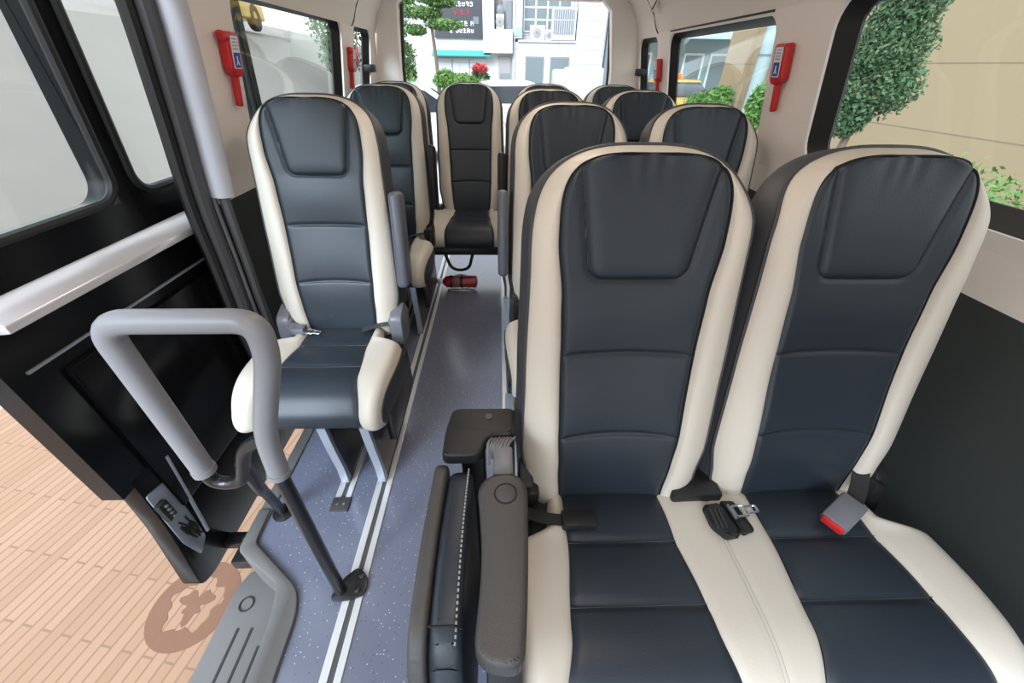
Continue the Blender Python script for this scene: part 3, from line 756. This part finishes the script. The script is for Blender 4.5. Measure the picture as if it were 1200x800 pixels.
bb = obj('belt_buckle', box(.072, .112, .135, .205, .632, .665, .006), M['belt'], J); bb['label'] = 'grey belt buckle with red button'
obj('release_button', box(.071, .095, .129, .137, .634, .658, .003), M['red'], bb)

# ================================================================ GRAB RAIL
g = thing('grab_rail', 'bent black and grey padded grab rail bolted beside the step', 'grab rail', (-.48, .53, 0))
def gl(P): return [(x+.48, y-.53, z) for x, y, z in P]
obj('upright', tube(gl([(-.495, .525, .012), (-.497, .54, .60)]), .0165, 16), M['blackm'], g)
obj('sleeve', tube(gl(fillet([(-.497, .54, .58), (-.487, .545, .70), (-.412, .55, .90), (-.408, .55, .972), (-.66, .55, .972), (-.665, .55, .58)], .05, 8)), .0215, 16), M['foam'], g)['label'] = 'grey foam sleeve'
for a, b in (((-.497, .54, .585), (-.4985, .539, .572)), ((-.665, .55, .588), (-.665, .55, .574))): obj('sleeve_collar', tube(gl([a, b]), .0235, 16), M['foam'], g)
obj('lower_loop', tube(gl(fillet([(-.665, .55, .60), (-.665, .55, .53), (-.60, .55, .53), (-.55, .55, .655), (-.487, .545, .69)], .05, 8)), .0145, 14), M['blackm'], g)
obj('side_leg', tube(gl(fillet([(-.575, .55, .60), (-.60, .58, .45), (-.72, .70, .28), (-.789, .79, .012)], .06, 8)), .0145, 14), M['blackm'], g)
fo = obj('foot_plate', prism(roundpoly([(-.045, -.03), (.0, -.035), (.06, -.02), (.06, .03), (.02, .065), (-.02, .03)], .02), 'z', .005, .014, .003), M['blackm'], g)
for x, y in ((.035, -.004), (.038, .036)): obj('bolt', lathe([(.010, .013), (.010, .018), (.005, .021)], 14, Matrix.Translation((x, y, 0))), M['blackm'], fo)
obj('foot_plate', lathe([(.035, 0), (.035, .006), (.02, .012)], 20, Matrix.Translation((-.309, .26, 0))), M['blackm'], g)

# ================================================================ SAFETY EQUIPMENT
def hammer(label, X, y, z, side, rz=0, lean=0):
    """emergency hammer; built facing +X, sits on a wall"""
    s = 1 if side == 'left' else -1
    r = thing('emergency_hammer', label, 'emergency hammer', (X, y, z), 0, 'red emergency hammers on the window pillars')
    r.rotation_euler = (0, math.radians(10.2), 0 if side == 'left' else PI)
    r.scale = (1, 1, .80); r.location.z += .022
    obj('case', prism(roundpoly([(-.035, .11), (-.035, -.02), (-.02, -.04), (.02, -.04), (.035, -.02), (.035, .11)], [.012, .02, .01, .01, .02, .012]), 'x', 0, .032, .006), M['red'], r)
    obj('handle', prism(roundpoly([(-.011, -.03), (-.009, -.15), (.009, -.15), (.011, -.03)], .008), 'x', .004, .024, .004), M['red'], r)
    if side == 'left': obj('hammer_head', lathe([(.010, -.015), (.017, -.008), (.017, .012), (.010, .018)], 16, axis_to((.02, -.035, .095), (0, -1, .1))), M['red'], r)
    lb = obj('label_plate', prism(roundpoly([(-.022, .10), (-.022, -.01), (.022, -.01), (.022, .10)], .005), 'x', .032, .0335), M['white'], r, smooth=False)
    obj('blue_field', box(.0335, .034, -.018, .018, -.006, .045), M['blue'], lb, smooth=False)
    obj('pictogram', prism([(-.010, .002), (-.004, .018), (-.003, .034), (.003, .034), (.003, .018), (.011, .002), (.004, .004), (.0, .012), (-.004, .004)], 'x', .034, .0345), M['white'], lb, smooth=False)
    obj('small_print', boxes([(.0335, .034, -.015, .015, .055+.011*k, .060+.011*k) for k in range(4)]), mat('print_grey', (.35, .4, .5), .6), lb, smooth=False)
    return r
hammer('red hammer on the left pillar beside the doorway, with a round head showing', XL(1.3)+.006, 1.60, 1.292, 'left')
hammer('large red hammer on the wide right pillar between two windows', XR(1.3)-.006, 1.665, 1.292, 'right')
hammer('distant dark red hammer on the rear left pillar before the small window', XL(1.27)+.006, 2.885, 1.29, 'left')
hammer('distant dark red hammer on the rear right pillar before the small window', XR(1.27)-.006, 2.985, 1.262, 'right')
fe = thing('fire_extinguisher', 'small dark red fire extinguisher lying on the aisle floor before the rear seat', 'fire extinguisher', (-.28, 2.50, 0))
obj('cylinder', lathe([(.018, -.135), (.026, -.125), (.040, -.11), (.043, -.09), (.043, .09), (.040, .105), (.02, .112)], 28, axis_to((0, 0, .058), (1, 0, 0))), M['redd'], fe)
obj('label_band', lathe([(.0435, -.05), (.0435, -.015)], 28, axis_to((0, 0, .058), (1, 0, 0))), M['webbing'], fe)
obj('valve', boxes([(-.175, -.13, -.012, .012, .048, .068), (-.185, -.14, -.006, .006, .068, .080)], .003), M['metal'], fe)
obj('bracket', boxes([(-.08, -.07, -.05, .05, .0, .03), (.05, .06, -.05, .05, 0, .03), (-.10, .08, -.035, .035, 0, .008)], .002), M['metal'], fe)
for x in (-.075, .0): obj('strap', lathe([(.045, -.006), (.045, .006)], 28, axis_to((x, 0, .058), (1, 0, 0))), M['seam'], fe)

# ================================================================ OUTSIDE
md = thing('paving_medallion', 'round dark terracotta emblem set in the paving below the step', 'paving emblem', (-1.235, .675, -.45))
ring = bmesh.new(); n = 40; a0, a1 = [], []
for k in range(n):
    a = 2*PI*k/n; a0.append(ring.verts.new((.16*math.cos(a), .16*math.sin(a), .004)))
    r = .095+.012*math.sin(5*a)+.008*math.sin(11*a+1); a1.append(ring.verts.new((r*math.cos(a), r*math.sin(a), .004)))
for k in range(n): ring.faces.new((a0[k], a0[(k+1) % n], a1[(k+1) % n], a1[k]))
ge = bmesh.ops.extrude_face_region(ring, geom=ring.faces[:])
for v in [e for e in ge['geom'] if isinstance(e, bmesh.types.BMVert)]: v.co.z = 0
obj('outer_ring', ring, M['medal'], md, smooth=False)
obj('center_figure', prism([((.05+.018*math.sin(3*a)+.012*math.sin(7*a))*math.cos(a), (.05+.018*math.sin(3*a)+.012*math.sin(7*a))*math.sin(a)) for a in [2*PI*k/36 for k in range(36)]], 'z', 0, .004), M['medal'], md, smooth=False)
struct('trim_21', box(-3.0, -1.0, .30, .42, -.452, -.446), mat('white_line_paint', (.75, .74, .72), .8))
# buildings behind the van
BY = 26.0
b1 = thing('white_building', 'white clad building with large gridded window behind the van', 'building', (3.2, BY, -.45))
def wl_(x0, x1, z0, z1, d0=0, d1=.1): return box(x0-3.2, x1-3.2, d0, d1, z0+.45, z1+.45)
obj('facade', join(join(wl_(.71, 5.7, -.45, 2.35, 0, 3), wl_(4.1, 5.7, 2.35, 9, 0, 3)), join(wl_(.71, 4.1, 2.35, 9, .55, 3), wl_(.71, 1.22, 2.5, 9, 0, .6))), M['bwhite'], b1, smooth=False)
for x0, x1 in ((1.43, 2.43), (2.79, 3.82)):
    f = obj('window_frame', wl_(x0, x1, .40, 1.73, -.06, .0), M['bframe'], b1, smooth=False); obj('pane', wl_(x0+.06, x1-.06, .45, 1.66, -.065, -.055), M['bglass'], f, smooth=False)
f = obj('window_frame', wl_(1.30, 3.9, 2.8, 6.2, .47, .55), M['bframel'], b1, smooth=False)
for i in range(4):
    for j in range(6): obj('pane', wl_(1.36+.62*i, 1.90+.62*i, 2.86+.5*j, 3.28+.5*j, .455, .47), M['bglass'], f, smooth=False)
f = obj('louvre_unit', wl_(2.75, 4.02, 2.45, 3.8, -.15, .4), M['bwhite'], b1, smooth=False)
for k in range(2): obj('louvre', wl_(2.85, 3.92, 2.75+.62*k-.05, 3.25+.45*k, -.17, -.15), M['bframe'], f, smooth=False)
for k in range(9): obj('louvre_bar', wl_(2.93+.115*k, 2.945+.115*k, 2.7, 3.7, -.185, -.17), M['bframel'], f, smooth=False)
obj('ledge', wl_(1.0, 4.1, 2.35, 2.44, -.1, .6), M['bplain'], b1, smooth=False)
obj('shop_plate', wl_(.72, 1.2, 2.60, 2.95, -.04, 0), mat('cyan_plate', (.25, .55, .60), .5), b1, smooth=False)
for x in (.80, 5.6): obj('drain_pipe', tube([(x-3.2, -.05, 0), (x-3.2, -.05, 6)], .05, 8), M['bplain'], b1)
obj('end_post', wl_(5.75, 6.15, -.45, 6, -.2, .4), M['bframe'], b1, smooth=False)
b2 = thing('shop_building', 'pale building with black signboard and teal awning behind the trees', 'building', (-2.2, BY, -.45))
def w2(x0, x1, z0, z1, d0=0, d1=.1): return box(x0+2.2, x1+2.2, d0, d1, z0+.45, z1+.45)
obj('facade', join(w2(-5.2, -.80, -.45, 9, .2, 3), join(w2(-.84, -.25, 1.85, 9, -.4, 3), join(w2(-.25, .70, 1.85, 2.84, -.4, 3), w2(-.84, .70, -.45, 1.85, .2, 3)))), M['bplain'], b2, smooth=False)
obj('recess', w2(-.25, .68, 2.84, 7, .2, .3), M['bgrey'], b2, smooth=False)
obj('recess_shutter', w2(.35, .66, 2.84, 4.0, .1, .2), M['bframe'], b2, smooth=False)
sg = obj('signboard', w2(-3.4, -.86, 2.48, 6.5, .05, .2), M['sign'], b2, smooth=False); sg['label'] = 'black signboard with white and red lettering'
random.seed(5); rowsz = [(3.75, 'signw', -2.6), (3.42, 'red', -2.3), (2.98, 'signw', -2.6), (2.68, 'signw', -2.6)]
for z, mm, xs in rowsz:
    lb = bmesh.new(); x = xs
    while x < -1.45:
        for (a, b, c, d) in random.sample([(0, .14, .0, .03), (0, .14, .09, .12), (0, .03, 0, .16), (.11, .14, 0, .16), (.05, .08, .03, .14), (0, .10, .15, .18)], 4):
            join(lb, w2(x+a, x+b, z+c, z+d, .03, .05))
        x += .20 if random.random() < .8 else .32
    obj('lettering', lb, M[mm], sg, smooth=False)
obj('notice_board', w2(-1.35, -1.05, 3.05, 3.35, .02, .05), M['bglass'], sg, smooth=False)
obj('awning', prism([(-.45, 2.15), (-.38, 2.12), (.2, 2.32), (.2, 2.40)], 'x', -3.6+2.2, -.45+2.2), M['teal'], b2, smooth=False)
for k in range(3): obj('roller_shutter', w2(-3.5+.95*k, -2.62+.95*k, .0, 1.6, .12, .2), M['bwhite'], b2, smooth=False)
f = obj('shop_door', w2(-.05, .62, -.4, 1.7, .1, .2), M['bgrey'], b2, smooth=False); obj('door_panel', w2(.02, .56, .55, .95, .08, .1), M['bframe'], f, smooth=False)
def ac(label, x, z, y, w, h):
    r = thing('air_conditioner', label, 'air conditioner', (x, y, z))
    obj('casing', box(-w/2, w/2, -.2, .2, 0, h, .02), M['carw'], r)
    rr = h*.36
    obj('fan_grille', lathe([(rr, 0), (rr, .02), (rr*.9, .03), (rr*.3, .03)], 24, axis_to((-.04*w, -.2, h/2), (0, -1, 0))), M['bgrey'], r)
    obj('fan_hub', lathe([(rr*.28, 0), (rr*.28, .045)], 16, axis_to((-.04*w, -.2, h/2), (0, -1, 0))), M['bframe'], r)
    return r
ac('larger outdoor air conditioner on the white building ledge', 2.03, 2.44, 26.2, .80, .62)
ac('smaller outdoor air conditioner beside the louvred box', 2.65, 2.44, 26.2, .38, .45)
ac('outdoor air conditioner standing in the open recess', .05, 2.84, 26.0, .40, .62)
fa = thing('wall_fan', 'round black wall fan hanging in the building recess', 'fan', (.05, 25.95, 3.62))
obj('fan_guard', lathe([(.21, 0), (.21, .05), (.15, .09), (.03, .10)], 24, axis_to((0, 0, 0), (0, -1, 0))), M['bframe'], fa); obj('fan_bracket', box(-.03, .03, 0, .25, -.03, .5), M['bframe'], fa)
# foliage
def leaves(n, fn, size, m, name, parent, flat=.5):
    bm = bmesh.new()
    for k in range(n):
        p = Vector(fn()); a = Vector((random.gauss(0, 1), random.gauss(0, 1), random.gauss(0, 1))).normalized()
        b = a.orthogonal().normalized(); c = a.cross(b); t = random.uniform(0, 2*PI); b, c = b*math.cos(t)+c*math.sin(t), c*math.cos(t)-b*math.sin(t)
        s = size*random.uniform(.6, 1.3)
        bm.faces.new([bm.verts.new(p+b*s), bm.verts.new(p+c*s*flat), bm.verts.new(p-b*s), bm.verts.new(p-c*s*flat)])
    return obj(name, bm, m, parent, smooth=False)
def blob(cs):
    def f():
        x, y, z, rx, rz = random.choice(cs)
        while 1:
            q = Vector((random.uniform(-1, 1), random.uniform(-1, 1), random.uniform(-1, 1)))
            if q.length < 1: break
        q *= (.6+.4*random.random())/max(q.length, .3)*q.length**.4
        return (x+q.x*rx, y+q.y*rx, z+q.z*rz)
    return f
def tree(name, label, x, y, h, cs, lm, n, size, tr=.07, group=None):
    r = thing(name, label, 'tree', (x, y, -.45), 0, group)
    obj('trunk', tube(smooth_path([(0, 0, 0), (.03, .02, h*.4), (-.04, 0, h*.75), (0, 0, h)], 5), lambda t: tr*(1-.6*t), 8), M['bark'], r)
    leaves(n, blob(cs), size, lm, 'foliage', r); return r
random.seed(3)
tree('pine_tree', 'layered pine tree with a thin straight trunk before the signboard', -2.0, 15, 3.9, [(-.3, 0, 3.0, .7, .18), (.35, 0, 2.75, .65, .16), (0, 0, 3.4, .75, .2), (-.2, 0, 3.9, .7, .25), (.3, 0, 3.25, .5, .15), (-.5, 0, 2.6, .35, .14)], M['leaf'], 5200, .055)
tree('pine_tree', 'bushy green tree at the far left of the rear opening', -3.25, 15.9, 3.2, [(0, 0, 2.0, .55, .5), (-.2, 0, 2.8, .65, .5), (.2, 0, 3.5, .6, .4), (.1, 0, 1.5, .4, .3)], M['leaf'], 4800, .06)
for nm, lb, x, y, cs, m_, n_ in (('bush', 'bright green bush below the signboard', -1.2, 14.5, [(0, 0, 1.35, .55, .25), (-.5, 0, 1.4, .4, .28), (.6, 0, 1.2, .4, .25), (0, 0, .8, .9, .5)], 'leafl', 3800),
                             ('bush', 'green bush at the foot of the left tree', -2.9, 14.2, [(0, 0, 1.1, .6, .4), (0, 0, .6, .7, .5)], 'leafl', 2000)):
    r = thing(nm, lb, 'bush', (x, y, -.45)); leaves(n_, blob(cs), .06, M[m_], 'foliage', r); obj('stem', tube([(0, 0, 0), (0, 0, .8)], .04, 6), M['bark'], r)
r = thing('flower_bush', 'red flowering shrub in front of the shop shutters', 'bush', (-.75, 18, -.45)); leaves(500, blob([(0, 0, 1.65, .35, .2)]), .05, M['flower'], 'blossom', r); obj('stem', tube([(0, 0, 0), (0, 0, 1.2)], .03, 6), M['bark'], r); leaves(900, blob([(0, 0, 1.3, .45, .4)]), .06, M['leafd'], 'foliage', r)
# cars
def car(name, label, loc, rz, paint, taxi=False, group=None):
    r = thing(name, label, 'car', loc, rz, group)
    body = roundpoly([(-2.1, .28), (-2.12, .75), (-1.95, .92), (-1.1, .98), (1.35, .98), (2.05, .85), (2.15, .6), (2.12, .28)], .12)
    obj('body', prism(body, 'y', -.85, .85, .06, 3), paint, r)
    cab = roundpoly([(-1.35, .95), (-.85, 1.42), (.55, 1.45), (1.30, .95)], [.05, .2, .2, .05])
    obj('roof', prism([(p[0]*.93-.02, p[1]+.02) for p in cab], 'y', -.66, .66, .05, 3), paint, r)
    g_ = roundpoly([(-1.15, .99), (-.80, 1.34), (.48, 1.36), (1.05, .99)], .06)
    for s in (-1, 1): obj('side_glass', prism(g_, 'y', s*.655, s*.69), M['carg'], r)
    obj('windscreen', prism([(-1.30, 1.0), (-.88, 1.38), (-.85, 1.38), (-1.25, 1.0)], 'y', -.58, .58), M['carg'], r); obj('rear_glass', prism([(.62, 1.38), (1.22, 1.0), (1.27, 1.0), (.66, 1.38)], 'y', -.58, .58), M['carg'], r)
    for x in (-1.35, 1.35):
        for s in (-1, 1): obj('wheel', lathe([(.20, 0), (.31, 0), (.33, .05), (.33, .17), (.30, .2), (.18, .2), (.16, .16)], 24, axis_to((x, s*.68, .33), (0, s, 0))), M['tyre'], r)
    for s in (-1, 1): obj('lamp', box(2.08, 2.16, s*.7-.1, s*.7+.1, .62, .78, .02), M['lampo'], r)
    if taxi: obj('roof_sign', box(-.2, .2, -.12, .12, 1.46, 1.62, .04), M['lampo'], r)
    return r
car('car', 'white car parked behind the rear opening, left of the rear centre seat', (-2.1, 9.6, -.45), math.radians(12), M['carw'])
car('car', 'white car parked across behind the middle rear seats', (.3, 12.2, -.45), math.radians(4), M['carw'])
ca = thing('utility_cabinet', 'pale green steel cabinet standing outside behind the right rear seats', 'cabinet', (1.80, 10.3, -.45))
obj('cabinet_body', box(-.36, .46, -.3, .3, 0, 1.76, .06, 3), M['boxg'], ca); obj('side_cabinet', box(-.62, -.30, -.2, .3, 0, 1.72, .06, 3), M['boxg'], ca); obj('door_panel', box(-.26, .38, -.315, -.29, .2, 1.6, .02), M['boxg'], ca)
# right side of the street
sw = thing('stone_wall', 'tall tan stone block building wall seen through the right windows', 'wall', (8.3, 8.5, -.45))
obj('block_face', box(-.9, .9, -9.5, 6.6, 0, 7.2), M['wallst'], sw, smooth=False); obj('corner_face', box(-1.0, -.85, 5.3, 6.65, 0, 7.3), M['wallst'], sw, smooth=False)
obj('paper_sign', box(-.93, -.90, 3.0, 3.9, 3.2, 3.9), M['signw'], sw, smooth=False); obj('paper_sign', box(-.93, -.90, 1.0, 1.7, 3.1, 3.9), mat('pale_yellow_sign', (.75, .66, .45), .6), sw, smooth=False)
up_ = thing('utility_pole', 'pale utility pole standing before the tan stone wall', 'pole', (6.9, 12.2, -.45)); obj('pole_shaft', tube([(0, 0, 0), (0, 0, 6)], .17, 16), M['pole'], up_); obj('pole_band', lathe([(.18, 2.05), (.18, 2.10)], 16), M['bframe'], up_)
gg = thing('glazed_building', 'grey glass-fronted building beyond the tan wall on the right', 'building', (8.95, 24, -.45))
obj('facade', box(-2.8, 4.5, 0, 3, 0, 7), mat('grey_green_panels', (.20, .27, .26), .4), gg, smooth=False)
for i in range(4):
    f = obj('window_frame', box(-2.3+1.35*i, -1.25+1.35*i, -.08, 0, .4, 2.4), M['bframel'], gg, smooth=False); obj('pane', box(-2.2+1.35*i, -1.35+1.35*i, -.1, -.08, .5, 2.3), M['bglass'], f, smooth=False)
obj('canopy', prism([(-1.6, 2.9), (-1.6, 3.0), (0, 3.6), (0, 3.2)], 'x', -2.8, 4.5), mat('canopy_glass', (.4, .46, .46), .3), gg, smooth=False)
for k in range(7): obj('canopy_bar', tube([(-2.7+1.1*k, -1.6, 2.95), (-2.2+1.1*k, 0, 3.6)], .05, 6), M['bplain'], gg)
car('taxi', 'yellow taxi with an orange roof light beyond the right windows', (6.4, 16.6, -.45), math.radians(-80), M['cary'], True)
r = thing('bush', 'low green bush at the foot of the tan wall corner', 'bush', (6.3, 13.6, -.45)); leaves(3000, blob([(0, 0, .9, .7, .35), (.5, .2, 1.1, .4, .3)]), .06, M['leafl'], 'foliage', r); obj('stem', tube([(0, 0, 0), (0, 0, .8)], .04, 6), M['bark'], r)
r = thing('bush', 'green bush beside the utility pole', 'bush', (5.9, 9.9, -.45)); leaves(1800, blob([(0, 0, 1.1, .4, .5)]), .06, M['leafl'], 'foliage', r); obj('stem', tube([(0, 0, 0), (0, 0, .8)], .04, 6), M['bark'], r)
cf = thing('conifer', 'tall conifer close outside the nearest right window', 'tree', (3.6, 4.35, -.45))
obj('trunk', tube([(-.1, 0, 0), (-.02, 0, 1.2), (0, 0, 2.6)], lambda t: .05*(1-.6*t), 8), M['bark'], cf)
leaves(20000, blob([(0, 0, 1.95, .36, .35), (.05, 0, 1.65, .38, .3), (0, 0, 2.3, .30, .35), (-.05, 0, 2.6, .18, .3), (-.1, 0, 1.4, .2, .2)]), .022, M['leafd'], 'foliage', cf)
r = thing('hedge', 'bright green hedge below the conifer outside the right window', 'hedge', (3.3, 2.3, -.45))
leaves(26000, lambda: (random.uniform(-.35, .5), random.uniform(-2.6, 1.4), random.uniform(.1, 1.13+.12*math.sin(random.uniform(0, 6)))), .022, M['leafl'], 'foliage', r)
# raised street on the left, with a yellow car
em = struct('embankment', prism([(-3.2, -.45), (-7.5, 2.0), (-16, 3.4), (-16, -.45)], 'y', -6, 30), mat('beige_slope_concrete', (.26, .22, .195), .9, var=.08, vscale=1.5))
car('car', 'yellow car on the sloping street outside the left window', (-8.1, 14.0, 2.06), math.radians(95), M['cary'])
random.seed(9)
tree('leafy_tree', 'dark leafy tree outside the rear left windows', -4.6, 14.0, 3.2, [(0, 0, 2.6, .8, .7), (.3, 0, 3.2, .6, .5), (0, 0, 1.9, .6, .5)], M['leafd'], 4500, .06)
